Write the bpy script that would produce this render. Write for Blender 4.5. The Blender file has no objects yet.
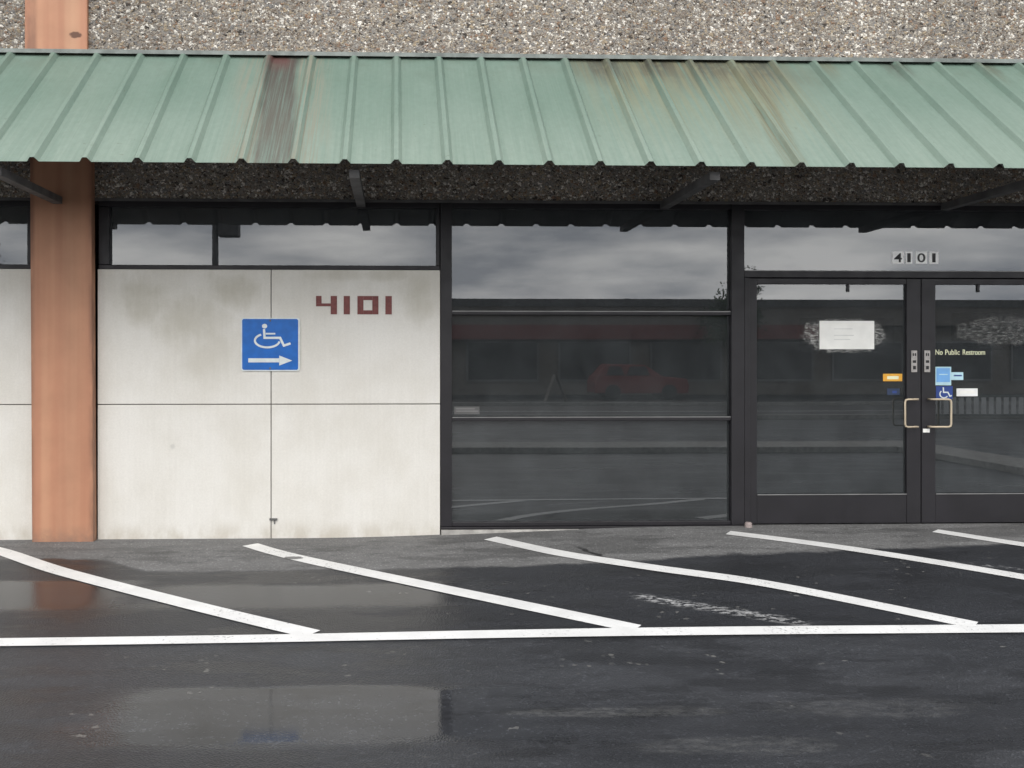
import bpy, bmesh, math, random
from mathutils import Vector
random.seed(7)
R = math.radians
S = bpy.context.scene
COL = S.collection

# ------------------------------------------------------------ camera
cd = bpy.data.cameras.new('camera'); cam = bpy.data.objects.new('camera', cd); COL.objects.link(cam)
cam.location = (0, -8, 1.49); cam.rotation_euler = (R(90), 0, R(-1.9))
cd.sensor_width = 36; cd.lens = 33.47; cd.shift_x = 0.0814; cd.shift_y = -0.0234
cd.clip_start = 0.05; cd.clip_end = 2000
S.camera = cam

# ------------------------------------------------------------ sky, sun, exposure
SUN_EL, SUN_AZ = R(43), R(185)
W = bpy.data.worlds.new('World'); S.world = W; W.use_nodes = True
wt = W.node_tree; wt.nodes.clear()
def wn(t): return wt.nodes.new(t)
sky = wn('ShaderNodeTexSky'); sky.sky_type = 'NISHITA'; sky.sun_disc = False
sky.sun_elevation = SUN_EL; sky.sun_rotation = SUN_AZ; sky.dust_density = 4; sky.air_density = 1.5
tc = wn('ShaderNodeTexCoord'); mp = wn('ShaderNodeMapping'); mp.inputs['Scale'].default_value = (1.6, 1.6, 6.5)
nz = wn('ShaderNodeTexNoise'); nz.inputs['Scale'].default_value = 2.6; nz.inputs['Detail'].default_value = 7; nz.inputs['Roughness'].default_value = 0.52
cr = wn('ShaderNodeValToRGB')
cr.color_ramp.elements[0].position = 0.38; cr.color_ramp.elements[0].color = (0.36, 0.39, 0.44, 1)
cr.color_ramp.elements[1].position = 0.62; cr.color_ramp.elements[1].color = (1, 0.99, 0.97, 1)
mul = wn('ShaderNodeVectorMath'); mul.operation = 'SCALE'; mul.inputs['Scale'].default_value = 13.0
mix = wn('ShaderNodeMix'); mix.data_type = 'RGBA'; mix.inputs['Factor'].default_value = 0.86
bg = wn('ShaderNodeBackground'); bg.inputs['Strength'].default_value = 0.13
wo = wn('ShaderNodeOutputWorld')
L = wt.links.new
# cloud deck: brighter low down where it thins towards the horizon
sep = wn('ShaderNodeSeparateXYZ'); grd = wn('ShaderNodeMapRange'); grd.interpolation_type = 'SMOOTHSTEP'
grd.inputs['From Min'].default_value = 0.02; grd.inputs['From Max'].default_value = 0.55; grd.inputs['To Min'].default_value = 25.0; grd.inputs['To Max'].default_value = 10.5
L(tc.outputs['Generated'], sep.inputs[0]); L(sep.outputs['Z'], grd.inputs['Value']); L(grd.outputs[0], mul.inputs['Scale'])
L(tc.outputs['Generated'], mp.inputs['Vector']); L(mp.outputs['Vector'], nz.inputs['Vector']); L(nz.outputs['Fac'], cr.inputs['Fac'])
L(cr.outputs['Color'], mul.inputs[0]); L(sky.outputs['Color'], mix.inputs['A']); L(sky.outputs['Color'], mix.inputs['A']); L(mul.outputs['Vector'], mix.inputs['B'])
L(mix.outputs['Result'], bg.inputs['Color']); L(bg.outputs['Background'], wo.inputs['Surface'])
sd = bpy.data.lights.new('sun', 'SUN'); sd.energy = 1.3; sd.angle = R(34); sd.color = (1, 0.97, 0.93)
sun = bpy.data.objects.new('sun', sd); COL.objects.link(sun)
sun.rotation_euler = (R(90) - SUN_EL, 0, R(-5))      # behind the camera, a little to the left
S.view_settings.view_transform = 'Standard'; S.view_settings.look = 'None'
S.view_settings.exposure = 0.45; S.view_settings.gamma = 1
S.render.engine = 'CYCLES'

# ------------------------------------------------------------ node helpers
class N:
    """thin wrapper: arithmetic on node sockets"""
    def __init__(s, t, sock): s.t, s.s = t, sock
    def _m(s, op, b=None, c=None, rev=False):
        n = s.t.nodes.new('ShaderNodeMath'); n.operation = op
        a = s
        if rev: a, b = b, s
        for i, v in enumerate((a, b, c)):
            if v is None: continue
            if isinstance(v, N): s.t.links.new(v.s, n.inputs[i])
            else: n.inputs[i].default_value = v
        return N(s.t, n.outputs[0])
    def __add__(s, b): return s._m('ADD', b)
    def __radd__(s, b): return s._m('ADD', b)
    def __sub__(s, b): return s._m('SUBTRACT', b)
    def __rsub__(s, b): return s._m('SUBTRACT', b, rev=True)
    def __mul__(s, b): return s._m('MULTIPLY', b)
    def __rmul__(s, b): return s._m('MULTIPLY', b)
    def __truediv__(s, b): return s._m('DIVIDE', b)
    def max(s, b): return s._m('MAXIMUM', b)
    def min(s, b): return s._m('MINIMUM', b)
    def abs(s): return s._m('ABSOLUTE')
    def pow(s, b): return s._m('POWER', b)
    def ss(s, a, b, lo=0., hi=1.):
        n = s.t.nodes.new('ShaderNodeMapRange'); n.interpolation_type = 'SMOOTHSTEP'
        s.t.links.new(s.s, n.inputs['Value'])
        if a > b: a, b, lo, hi = b, a, hi, lo
        n.inputs['From Min'].default_value = a; n.inputs['From Max'].default_value = b
        n.inputs['To Min'].default_value = lo; n.inputs['To Max'].default_value = hi
        return N(s.t, n.outputs['Result'])

class Mat:
    def __init__(s, name, rough=0.6, col=(0.5, 0.5, 0.5), metal=0, ior=1.45):
        s.m = bpy.data.materials.new(name); s.m.use_nodes = True; s.t = s.m.node_tree
        s.b = s.t.nodes['Principled BSDF']; s.out = s.t.nodes['Material Output']
        s.b.inputs['Roughness'].default_value = rough; s.b.inputs['Metallic'].default_value = metal
        s.b.inputs['Base Color'].default_value = (*col, 1); s.b.inputs['IOR'].default_value = ior
        g = s.t.nodes.new('ShaderNodeNewGeometry'); s.P = g.outputs['Position']
        x = s.t.nodes.new('ShaderNodeSeparateXYZ'); s.t.links.new(s.P, x.inputs[0])
        s.x, s.y, s.z = (N(s.t, x.outputs[i]) for i in range(3))
    def vec(s, sc):
        n = s.t.nodes.new('ShaderNodeVectorMath'); n.operation = 'MULTIPLY'
        s.t.links.new(s.P, n.inputs[0]); n.inputs[1].default_value = sc; return n.outputs[0]
    def noise(s, scale, detail=4, rough=0.5, sc=(1, 1, 1), off=0, dist=0):
        n = s.t.nodes.new('ShaderNodeTexNoise'); n.inputs['Scale'].default_value = scale
        n.inputs['Detail'].default_value = detail; n.inputs['Roughness'].default_value = rough; n.inputs['Distortion'].default_value = dist
        v = s.vec(sc)
        if off:
            a = s.t.nodes.new('ShaderNodeVectorMath'); a.operation = 'ADD'; s.t.links.new(v, a.inputs[0]); a.inputs[1].default_value = (off, off * .7, off * 1.3); v = a.outputs[0]
        s.t.links.new(v, n.inputs['Vector']); return N(s.t, n.outputs['Fac'])
    def voro(s, scale, sc=(1, 1, 1), warp=0.0, wscale=30):
        n = s.t.nodes.new('ShaderNodeTexVoronoi'); n.inputs['Scale'].default_value = scale
        v = s.vec(sc)
        if warp:
            w = s.t.nodes.new('ShaderNodeTexNoise'); w.inputs['Scale'].default_value = wscale; w.inputs['Detail'].default_value = 2
            s.t.links.new(s.P, w.inputs['Vector'])
            k = s.t.nodes.new('ShaderNodeVectorMath'); k.operation = 'MULTIPLY_ADD'; s.t.links.new(w.outputs['Color'], k.inputs[0])
            k.inputs[1].default_value = (warp,) * 3; s.t.links.new(v, k.inputs[2]); v = k.outputs[0]
        s.t.links.new(v, n.inputs['Vector'])
        x = s.t.nodes.new('ShaderNodeSeparateColor'); s.t.links.new(n.outputs['Color'], x.inputs[0])
        return N(s.t, n.outputs['Distance']), N(s.t, x.outputs[0]), N(s.t, x.outputs[1])
    def ramp(s, f, stops, const=False):
        n = s.t.nodes.new('ShaderNodeValToRGB'); e = n.color_ramp.elements
        if const: n.color_ramp.interpolation = 'CONSTANT'
        while len(e) < len(stops): e.new(0.5)
        for el, (p, c) in zip(e, stops): el.position = p; el.color = (*c, 1)
        s.t.links.new(f.s, n.inputs['Fac']); return N(s.t, n.outputs['Color'])
    def mix(s, f, a, b, op='MIX'):
        n = s.t.nodes.new('ShaderNodeMix'); n.data_type = 'RGBA'; n.blend_type = op
        for k, v in (('Factor', f), ('A', a), ('B', b)):
            if isinstance(v, N): s.t.links.new(v.s, n.inputs[k])
            else: n.inputs[k].default_value = v if k == 'Factor' else (*v, 1)
        return N(s.t, n.outputs['Result'])
    def shade(s, col, f):
        """colour times a scalar"""
        n = s.t.nodes.new('ShaderNodeVectorMath'); n.operation = 'SCALE'
        if isinstance(col, N): s.t.links.new(col.s, n.inputs[0])
        else: n.inputs[0].default_value = col
        s.t.links.new(f.s, n.inputs['Scale']); return N(s.t, n.outputs[0])
    def set(s, k, v):
        if isinstance(v, N): s.t.links.new(v.s, s.b.inputs[k])
        else: s.b.inputs[k].default_value = v
    def bump(s, h, strength=0.3, dist=0.01):
        n = s.t.nodes.new('ShaderNodeBump'); n.inputs['Distance'].default_value = dist
        if isinstance(strength, N): s.t.links.new(strength.s, n.inputs['Strength'])
        else: n.inputs['Strength'].default_value = strength
        s.t.links.new(h.s, n.inputs['Height']); s.t.links.new(n.outputs[0], s.b.inputs['Normal']); return n

def simple(name, col, rough=0.5, metal=0, var=0.15, scale=6):
    m = Mat(name, rough, col, metal)
    m.set('Base Color', m.shade(col, m.noise(scale, 5).ss(0.25, 0.75, 1 - var, 1 + var)))
    m.set('Roughness', m.noise(scale * 2, 3, off=3).ss(0.2, 0.8, max(0.02, rough - .08), min(1, rough + .1)))
    return m.m

# ------------------------------------------------------------ materials
def m_asphalt():
    m = Mat('asphalt', 0.5, ior=1.4)
    # outline of the dry strip under the canopy
    yb = m.x.ss(-2.3, -1.7) * -0.40 + m.x.ss(1.0, 4.9) * 0.36 - 0.70
    wob = (m.noise(1.3, 5, 0.6, off=2) - 0.5) * 0.30 + (m.noise(6, 4, 0.6, off=9) - 0.5) * 0.10
    wet = (m.y + wob - yb).ss(0.05, -0.03)
    far = m.y.ss(-2.45, -2.75)                                   # the trafficked lane, half dry
    big = m.noise(0.9, 6, 0.6, sc=(0.6, 1.6, 1), off=5)
    mid = m.noise(4, 6, 0.65, sc=(0.45, 1.4, 1))
    speck = m.noise(150, 3, 0.7)
    vd, vc, vc2 = m.voro(95)
    base = m.mix(wet, (0.150, 0.150, 0.150), (0.024, 0.0255, 0.0295))
    base = m.mix(far * big.ss(0.32, 0.62), base, (0.038, 0.040, 0.045))
    k = speck.ss(0.25, 0.75, 0.6, 1.4) * mid.ss(0.25, 0.75, 0.82, 1.2)
    k = k * vc.ss(0.86, 1.0, 1.0, 1.7)
    base = m.shade(base, k)
    # pale silt left by old puddles
    def blob(cx, cy, rx, ry, soft=0.6):
        d = ((m.x - cx) / rx).pow(2.0) if False else ((m.x - cx) / rx) * ((m.x - cx) / rx)
        d = d + ((m.y - cy) / ry) * ((m.y - cy) / ry) + (m.noise(3.1, 5, 0.65, sc=(0.6, 1.5, 1), off=cx) - 0.5) * 3.2 + (m.noise(14, 4, .7, sc=(.4, 1.3, 1), off=cy) - .5) * 1.6
        return d.ss(1.0 + soft * .5, 1.0 - soft)
    silt = blob(1.02, -3.68, 0.50, 0.07).max(blob(1.35, -4.08, 0.42, 0.10) * 0.7).max(blob(2.25, -3.66, 0.55, 0.12) * 0.55)
    base = m.mix(silt * m.noise(26, 4, .7, sc=(.5, 1, 1), off=4).ss(0.35, 0.70, .05, 0.6), base, (0.13, 0.13, 0.128))
    # white scuff between the second and third stripe
    sl = (m.y + 1.936 + (m.x - 1.656) * 0.61).abs()
    sc = sl.ss(0.11, 0.03) * m.x.ss(1.5, 1.62) * m.x.ss(2.5, 2.38) * m.noise(28, 4, 0.7, sc=(0.6, 1.2, 1), off=1).ss(0.47, 0.56)
    sc = sc.max((m.y + 1.15 + (m.x - 4.0) * 0.5).abs().ss(0.05, 0.01) * m.x.ss(3.85, 4.0) * m.x.ss(4.7, 4.5) * m.noise(24, 4, .7, off=6).ss(0.5, 0.64) * 0.6)
    base = m.mix(sc * 0.75, base, (0.50, 0.50, 0.50))
    damp = m.noise(1.7, 7, 0.68, sc=(0.5, 1.5, 1), off=17)
    base = m.shade(base, damp.ss(0.50, 0.56, 1.0, 0.72) * m.noise(5.5, 6, .7, sc=(.6, 1.2, 1), off=23).ss(0.56, 0.62, 1.0, 0.8))
    grit = m.voro(44)[1].ss(0.978, 0.986) * m.noise(2.1, 4, .6, off=27).ss(.52, .66)
    base = m.mix(grit * 0.5, base, (0.22, 0.215, 0.2))
    # tar-filled crack in the dry strip
    crk = ((m.x - 1.45) + (m.y + 0.75) * 0.42 + (m.noise(9, 3, off=7) - .5) * .12).abs().ss(0.035, 0.012) * m.y.ss(-1.5, -1.3) * m.y.ss(-0.5, -0.75)
    base = m.mix(crk * 0.85, base, (0.012, 0.012, 0.013))
    m.set('Base Color', base)
    # standing water
    def box(x0, x1, y0, y1, e, amp, o):
        w1 = (m.noise(2.2, 4, 0.6, sc=(0.5, 1.2, 1), off=o) - 0.5) * amp
        return (m.x + w1).ss(x0 - e, x0 + e) * (m.x - w1).ss(x1 + e, x1 - e) * (m.y + w1 * .4).ss(y0 - e * .3, y0 + e * .3) * (m.y + w1 * .25).ss(y1 + e * .16, y1 - e * .16)
    p1 = box(-1.25, 0.62, -4.0, -3.30, 0.28, 0.75, 3)
    p2 = box(-4.6, -1.85, -1.95, -1.30, 0.30, 0.6, 8)
    p3 = box(-1.6, 0.6, -1.95, -1.45, 0.35, 0.5, 11)
    pud = (p1 * 0.985).max(p2 * 0.86).max(p3 * 0.72)
    r = damp.ss(.5, .56, 0.04, -0.06) + wet.ss(0, 1, 0.78, 0.38) + far * big.ss(0.3, 0.6, -.08, 0.05) + (mid - 0.5) * 0.2
    r = r * (1 - pud) + pud * 0.05
    m.set('Roughness', r.max(0.04))
    h = speck * 0.5 + vd * 0.9
    m.bump(h, (1 - pud) * 0.5 + 0.006, 0.006)
    return m.m

def m_paint():
    m = Mat('white_paint', 0.55, (0.78, 0.78, 0.77))
    n = m.noise(45, 5, 0.7); n2 = m.noise(3, 4, .6, off=3)
    wear = (n + (n2 - .5) * .35).ss(0.60, 0.70)
    c = m.shade((0.80, 0.80, 0.79), m.noise(5, 4, off=1).ss(0.25, 0.75, 0.86, 1.0))
    m.set('Base Color', m.mix((wear * 0.7).max((((m.x + 0.78) / .09) * ((m.x + 0.78) / .09) + ((m.y + .72) / .05) * ((m.y + .72) / .05) + (m.noise(30, 3) - .5) * 2).ss(1.0, .6) * .9), c, (0.09, 0.09, 0.09)))
    m.set('Roughness', 0.5); m.bump(m.noise(150, 3, .7), 0.25, 0.004); return m.m

def m_aggregate():
    m = Mat('exposed_aggregate', 0.85)
    sc = (1, 1, 1.25)
    d1, c1, c2 = m.voro(25, sc, 0.075, 38); d2, e1, e2 = m.voro(56, sc, 0.03, 60)
    pal = [(0.0, (0.07, 0.06, 0.052)), (0.10, (0.19, 0.155, 0.125)), (0.28, (0.28, 0.245, 0.21)), (0.46, (0.21, 0.205, 0.205)),
           (0.58, (0.38, 0.31, 0.225)), (0.70, (0.47, 0.43, 0.375)), (0.82, (0.27, 0.18, 0.125)), (0.88, (0.78, 0.75, 0.70))]
    A = m.ramp(c1, pal, True); B = m.ramp(e1, pal, True)
    col = m.mix(d1.ss(0.42, 0.52), A, B)
    mort = m.mix(m.noise(1.1, 5, .6), (0.19, 0.18, 0.17), (0.28, 0.26, 0.235))
    col = m.mix(d2.ss(0.50, 0.62) * d1.ss(0.3, 0.45), col, mort)
    col = m.shade(col, m.noise(70, 4, .75).ss(0.25, 0.75, 0.55, 1.35) * m.noise(0.8, 5, .6, sc=(1, 1, .4), off=4).ss(0.25, 0.75, 0.78, 1.16))
    col = m.mix(1.0, col, (1.0, 0.985, 0.955), 'MULTIPLY')
    m.set('Base Color', col)
    m.bump(d1.ss(0.6, 0.0) + d2.ss(0.6, 0.0) * 0.5, 0.8, 0.012); return m.m

def m_concrete():
    m = Mat('cast_concrete', 0.85)
    grain = m.noise(3, 5, 0.6, sc=(14, 1, 0.5)); spot = m.noise(2.2, 6, 0.62, sc=(1, 1, 0.8), off=3); fine = m.noise(60, 4, .7)
    c = m.mix(spot.ss(0.3, 0.7), (0.60, 0.58, 0.535), (0.665, 0.65, 0.615))
    c = m.shade(c, grain.ss(0.25, 0.75, 0.98, 1.015) * fine.ss(0.25, 0.75, 0.95, 1.04))
    # weather stain below the high windows
    drip = m.noise(1.0, 6, 0.65, sc=(1.3, 1, 1.0), off=12)
    st = drip.ss(0.40, 0.66) * m.z.ss(1.45, 2.15) * 0.60
    st2 = m.noise(7, 4, .6, sc=(1, 1, .5), off=20).ss(0.45, .75) * m.z.ss(1.9, 2.22) * 0.30
    dst = ((m.x + 2.12) / 0.28) * ((m.x + 2.12) / 0.28) + ((m.z - 2.0) / 0.22) * ((m.z - 2.0) / 0.22) + (spot - .5) * 2
    def blot(cx, cz, rx, rz, o):
        n = (m.noise(3.2, 6, .65, off=o) - .5) * 2.4 + (m.noise(1, 5, .6, sc=(16, 1, 3), off=o) - .5) * .9
        return (((m.x - cx) / rx) * ((m.x - cx) / rx) + ((m.z - cz) / rz) * ((m.z - cz) / rz) + n).ss(1.3, -0.5)
    bl = blot(-2.12, 2.0, .30, .26, 31).max(blot(-1.72, 1.85, .34, .34, 37) * .8).max(blot(-1.38, 2.06, .28, .18, 41)).max(blot(0.18, 2.0, .16, .28, 43) * .8).max(blot(-.3, 2.2, .7, .07, 47) * .8).max(blot(-1.55, 1.55, .3, .3, 53) * .5)
    c = m.mix(st2.max(bl * 0.68).max(st * .4), c, (0.36, 0.335, 0.265))
    base = m.z.ss(0.17, 0.02) * m.noise(4, 4, .6, sc=(2, 1, 1), off=6).ss(0.3, 0.7) * 0.45
    c = m.mix(base, c, (0.36, 0.31, 0.235))
    hole = ((m.x + 1.87) * (m.x + 1.87) + (m.z - 0.77) * (m.z - 0.77)).pow(0.5).ss(0.03, 0.008) * 0.35
    c = m.mix(hole, c, (0.3, 0.3, 0.29))
    m.set('Base Color', c); m.bump(fine * .5 + grain * .15, 0.12, 0.005); return m.m

def m_column():
    m = Mat('salmon_paint', 0.6)
    v = m.noise(2.5, 2, 0.45, sc=(3.6, 3, 0.12)); w = m.noise(3, 5, .6, off=2)
    c = m.mix(v.ss(0.3, 0.7), (0.385, 0.180, 0.108), (0.455, 0.240, 0.145))
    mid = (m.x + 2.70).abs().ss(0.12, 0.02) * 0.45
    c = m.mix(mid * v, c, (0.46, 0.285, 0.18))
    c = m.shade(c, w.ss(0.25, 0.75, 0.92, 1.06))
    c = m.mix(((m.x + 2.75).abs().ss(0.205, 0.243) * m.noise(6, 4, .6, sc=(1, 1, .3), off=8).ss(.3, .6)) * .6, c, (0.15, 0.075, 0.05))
    dirt = m.z.ss(0.16, 0.0) * m.noise(9, 4, .6, off=3).ss(.3, .65) * 0.6
    c = m.mix(dirt, c, (0.2, 0.13, 0.1))
    rust = (((m.x + 2.655) / 0.055) * ((m.x + 2.655) / 0.055) + ((m.z - 4.175) / 0.03) * ((m.z - 4.175) / 0.03) + (m.noise(40, 3) - .5)).ss(1.1, .4)
    c = m.mix(rust * 0.85, c, (0.06, 0.02, 0.012))
    m.set('Base Color', c); m.bump(m.noise(50, 4, .6), 0.08, 0.004); return m.m

def m_canopy():
    m = Mat('green_sheet_metal', 0.5)
    x, y = m.x, m.y
    fade = m.noise(1.6, 5, .6, sc=(1, .5, .5), off=2); streak = m.noise(1, 6, 0.7, sc=(34, 1.0, 0.3)); fs = m.noise(1, 5, .7, sc=(90, 1.5, .3), off=4)
    c = m.mix(fade.ss(0.3, 0.7), (0.116, 0.180, 0.144), (0.144, 0.206, 0.170))
    c = m.mix(fs.ss(0.35, 0.8) * 0.30, c, (0.21, 0.268, 0.228))
    chalk = m.y.ss(-0.4, -1.44)
    c = m.mix(chalk * streak.ss(.3, .7, .4, 1) * 0.55, c, (0.25, 0.305, 0.258))
    c = m.shade(c, m.noise(30, 4, .7, sc=(1, .6, .6)).ss(0.25, 0.75, 0.94, 1.05))
    up = y.ss(-1.35, -0.05)                                       # 0 at the eave, 1 at the wall
    def band(cx, w, o, lean=0.07): return (x - cx - (1 - up) * lean + (m.noise(2.5, 3, off=o) - .5) * .08).abs().ss(w, w * .55)
    # brown run-off from the wall joint
    edge = band(-0.92, 0.44, 3) * fs.ss(0.42, 0.60) * 0.9
    c = m.mix(edge, c, (0.200, 0.195, 0.150))
    b = band(-0.94, 0.17, 1) * fs.ss(0.30, 0.60, 0.35, 1.0) * (0.72 + up * 0.28)
    c = m.mix(b * 0.95, c, (0.052, 0.045, 0.040))
    c = m.mix((x + 0.97).abs().ss(0.15, 0.05) * y.ss(-0.3, -0.08) * 0.7, c, (0.10, 0.034, 0.032))
    # rust and soot below the flashing on the right
    def run(cx, w, top, end, o): return band(cx, w, o, -.12) * y.ss(end, top) * fs.ss(0.36, 0.60, 0.0, 1.0)
    rst = run(1.95, 0.16, -0.05, -0.85, 5).max(run(2.35, 0.13, -0.05, -0.6, 6) * .9).max(run(2.92, 0.12, -0.1, -2.6, 7).max(run(2.70, 0.12, -0.1, -1.6, 17) * .7)).max(run(3.62, .1, -.05, -.35, 8) * .6).max(run(5.0, .1, -.05, -.4, 9) * .5).max(run(1.55, .12, -.05, -.5, 10) * .6)
    c = m.mix(rst * 0.95, c, (0.125, 0.112, 0.062))
    soot = run(2.12, 0.13, -0.02, -0.45, 12).max(run(2.62, 0.15, -0.02, -0.5, 13)).max(run(3.02, 0.10, -0.02, -0.9, 14)).max(run(4.25, .12, -.02, -.3, 15) * .6).max(run(1.66, .08, -.02, -.3, 16) * .6)
    c = m.mix(soot * 0.85, c, (0.05, 0.045, 0.037))
    wide = x.ss(1.3, 1.75) * x.ss(3.75, 3.0) * y.ss(-0.75, -0.02) * (fs * .6 + streak * .4).ss(0.30, 0.56) * m.noise(2.2, 3, off=33).ss(.28, .55)
    c = m.mix(wide * 0.85, c, (0.066, 0.060, 0.045))
    och = x.ss(1.3, 1.8) * x.ss(3.6, 2.9) * y.ss(-1.5, -0.3) * streak.ss(0.38, 0.62) * .7
    c = m.mix(och, c, (0.20, 0.195, 0.12))
    top = (band(1.72, .16, 61).max(band(2.16, .18, 62)).max(band(2.62, .22, 63)).max(band(3.02, .14, 64)).max(band(4.2, .14, 65) * .6).max(band(5.0, .12, 66) * .6)) * y.ss(-0.42, -0.06) * m.noise(9, 4, .65, sc=(2, 1, 1), off=67).ss(.32, .55)
    c = m.mix(top * 0.6, c, (0.055, 0.05, 0.04))
    c = m.mix(m.noise(3, 4, .6, off=21).ss(0.45, .7) * y.ss(-.5, -.02) * .4, c, (0.10, 0.13, 0.098))
    c = m.mix(m.noise(24, 2, off=30).ss(0.70, 0.76) * 0.35, c, (0.08, 0.09, 0.065))
    m.set('Base Color', c); m.set('Roughness', fade.ss(0.2, 0.8, 0.48, 0.62))
    m.bump(m.noise(2.6, 3, sc=(1.6, .8, .8)) + m.noise(60, 3) * .03, 0.55, 0.025); return m.m

def m_glass():
    m = bpy.data.materials.new('tinted_glass'); m.use_nodes = True; t = m.node_tree; t.nodes.clear()
    o = t.nodes.new('ShaderNodeOutputMaterial'); mx = t.nodes.new('ShaderNodeMixShader')
    fr = t.nodes.new('ShaderNodeFresnel'); fr.inputs['IOR'].default_value = 1.88      # two coated faces of the pane, counted on the face looked at
    tr = t.nodes.new('ShaderNodeBsdfTransparent'); tr.inputs['Color'].default_value = (0.42, 0.44, 0.45, 1)
    gl = t.nodes.new('ShaderNodeBsdfGlossy'); gl.inputs['Roughness'].default_value = 0.0; gl.inputs['Color'].default_value = (0.95, 0.97, 1, 1)
    g = t.nodes.new('ShaderNodeNewGeometry'); nz = t.nodes.new('ShaderNodeTexNoise'); nz.inputs['Scale'].default_value = 0.9; nz.inputs['Detail'].default_value = 0
    t.links.new(g.outputs['Position'], nz.inputs['Vector'])
    b = t.nodes.new('ShaderNodeBump'); b.inputs['Strength'].default_value = 0.04; b.inputs['Distance'].default_value = 0.01
    t.links.new(nz.outputs['Fac'], b.inputs['Height'])
    t.links.new(b.outputs[0], gl.inputs['Normal'])
    # a thin film of dust on the pane
    df = t.nodes.new('ShaderNodeBsdfDiffuse'); df.inputs['Color'].default_value = (0.38, 0.42, 0.44, 1)
    nd = t.nodes.new('ShaderNodeTexNoise'); nd.inputs['Scale'].default_value = 3; nd.inputs['Detail'].default_value = 7; nd.inputs['Roughness'].default_value = .7
    t.links.new(g.outputs['Position'], nd.inputs['Vector'])
    mr = t.nodes.new('ShaderNodeMapRange'); mr.inputs['From Min'].default_value = .3; mr.inputs['From Max'].default_value = .8
    mr.inputs['To Min'].default_value = 0.035; mr.inputs['To Max'].default_value = 0.10; t.links.new(nd.outputs['Fac'], mr.inputs['Value'])
    md = t.nodes.new('ShaderNodeMixShader'); t.links.new(mr.outputs[0], md.inputs[0]); t.links.new(tr.outputs[0], md.inputs[1]); t.links.new(df.outputs[0], md.inputs[2])
    bk = t.nodes.new('ShaderNodeMath'); bk.operation = 'SUBTRACT'; bk.inputs[0].default_value = 1; t.links.new(g.outputs['Backfacing'], bk.inputs[1])
    ff = t.nodes.new('ShaderNodeMath'); ff.operation = 'MULTIPLY'; t.links.new(fr.outputs[0], ff.inputs[0]); t.links.new(bk.outputs[0], ff.inputs[1])
    t.links.new(ff.outputs[0], mx.inputs[0]); t.links.new(md.outputs[0], mx.inputs[1]); t.links.new(gl.outputs[0], mx.inputs[2])
    t.links.new(mx.outputs[0], o.inputs['Surface']); return m

def m_residue_reflection(cx=3.835, cz=1.70, rx=.40, rz=.155, gain=.38):  # tape residue on the left door, painted reflection on the right
    m = Mat('torn_tape_and_reflection', 0.8, (0.55, 0.55, 0.53))
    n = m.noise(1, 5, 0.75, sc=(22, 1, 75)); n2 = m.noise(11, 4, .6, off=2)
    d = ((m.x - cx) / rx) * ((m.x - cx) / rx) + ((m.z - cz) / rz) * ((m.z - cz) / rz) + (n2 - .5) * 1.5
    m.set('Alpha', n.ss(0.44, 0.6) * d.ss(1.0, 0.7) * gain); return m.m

M = dict(tile=simple('white_gloss_tile', (0.86, 0.86, 0.85), 0.3, 0, .04, 20), under=simple('grey_primer_underside', (0.26, 0.27, 0.27), 0.6, 0, .2, 5),
    asphalt=m_asphalt(), paint=m_paint(), agg=m_aggregate(), conc=m_concrete(), col=m_column(), can=m_canopy(), glass=m_glass(), residue=m_residue_reflection(),
    bronze=simple('dark_bronze_aluminium', (0.011, 0.010, 0.013), 0.5, 0.0, 0.2, 4),
    edge=simple('worn_bare_aluminium', (0.20, 0.20, 0.20), 0.45, 0.3),
    steel=simple('dull_grey_steel', (0.11, 0.108, 0.108), 0.6, 0.1, .3),
    flash=simple('weathered_flashing', (0.17, 0.19, 0.18), 0.55, 0.1, .3, 9),
    joint=simple('dark_sealant', (0.19, 0.18, 0.165), 0.9),
    kerb=simple('pale_concrete_strip', (0.36, 0.35, 0.33), 0.85, 0, .25, 12),
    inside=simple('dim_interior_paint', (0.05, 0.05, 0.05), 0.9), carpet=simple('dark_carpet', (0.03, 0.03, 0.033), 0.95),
    blue=simple('blue_sign_enamel', (0.004, 0.112, 0.43), 0.38, 0, .10, 20), white=simple('white_sign_enamel', (0.62, 0.67, 0.67), 0.45, 0, .08, 20),
    maroon=simple('maroon_paint', (0.155, 0.045, 0.042), 0.6, 0, .18, 30), black=simple('black_vinyl', (0.012, 0.012, 0.013), 0.5),
    offwhite=simple('off_white_vinyl', (0.74, 0.75, 0.74), 0.55), paper=simple('white_paper', (0.80, 0.80, 0.77), 0.8, 0, .05, 12),
    greyline=simple('grey_print', (0.52, 0.53, 0.52), 0.8), amber=simple('amber_sticker', (0.72, 0.36, 0.04), 0.5, 0, .1, 40),
    brass=simple('worn_brass', (0.55, 0.46, 0.34), 0.35, 0.25), plate=simple('grey_lock_plate', (0.36, 0.34, 0.33), 0.45, 0.2, .2, 40),
    skyblue=simple('light_blue_vinyl', (0.16, 0.38, 0.72), 0.5), paleblue=simple('pale_blue_vinyl', (0.45, 0.66, 0.74), 0.5), navy=simple('navy_vinyl', (0.02, 0.05, 0.22), 0.5),
    cream=simple('cream_vinyl_letters', (0.74, 0.75, 0.52), 0.5), rubber=simple('pinkish_grey_rubber', (0.30, 0.25, 0.24), 0.7),
    fadedlab=simple('faded_grey_label', (0.10, 0.10, 0.10), 0.6),
)

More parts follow.
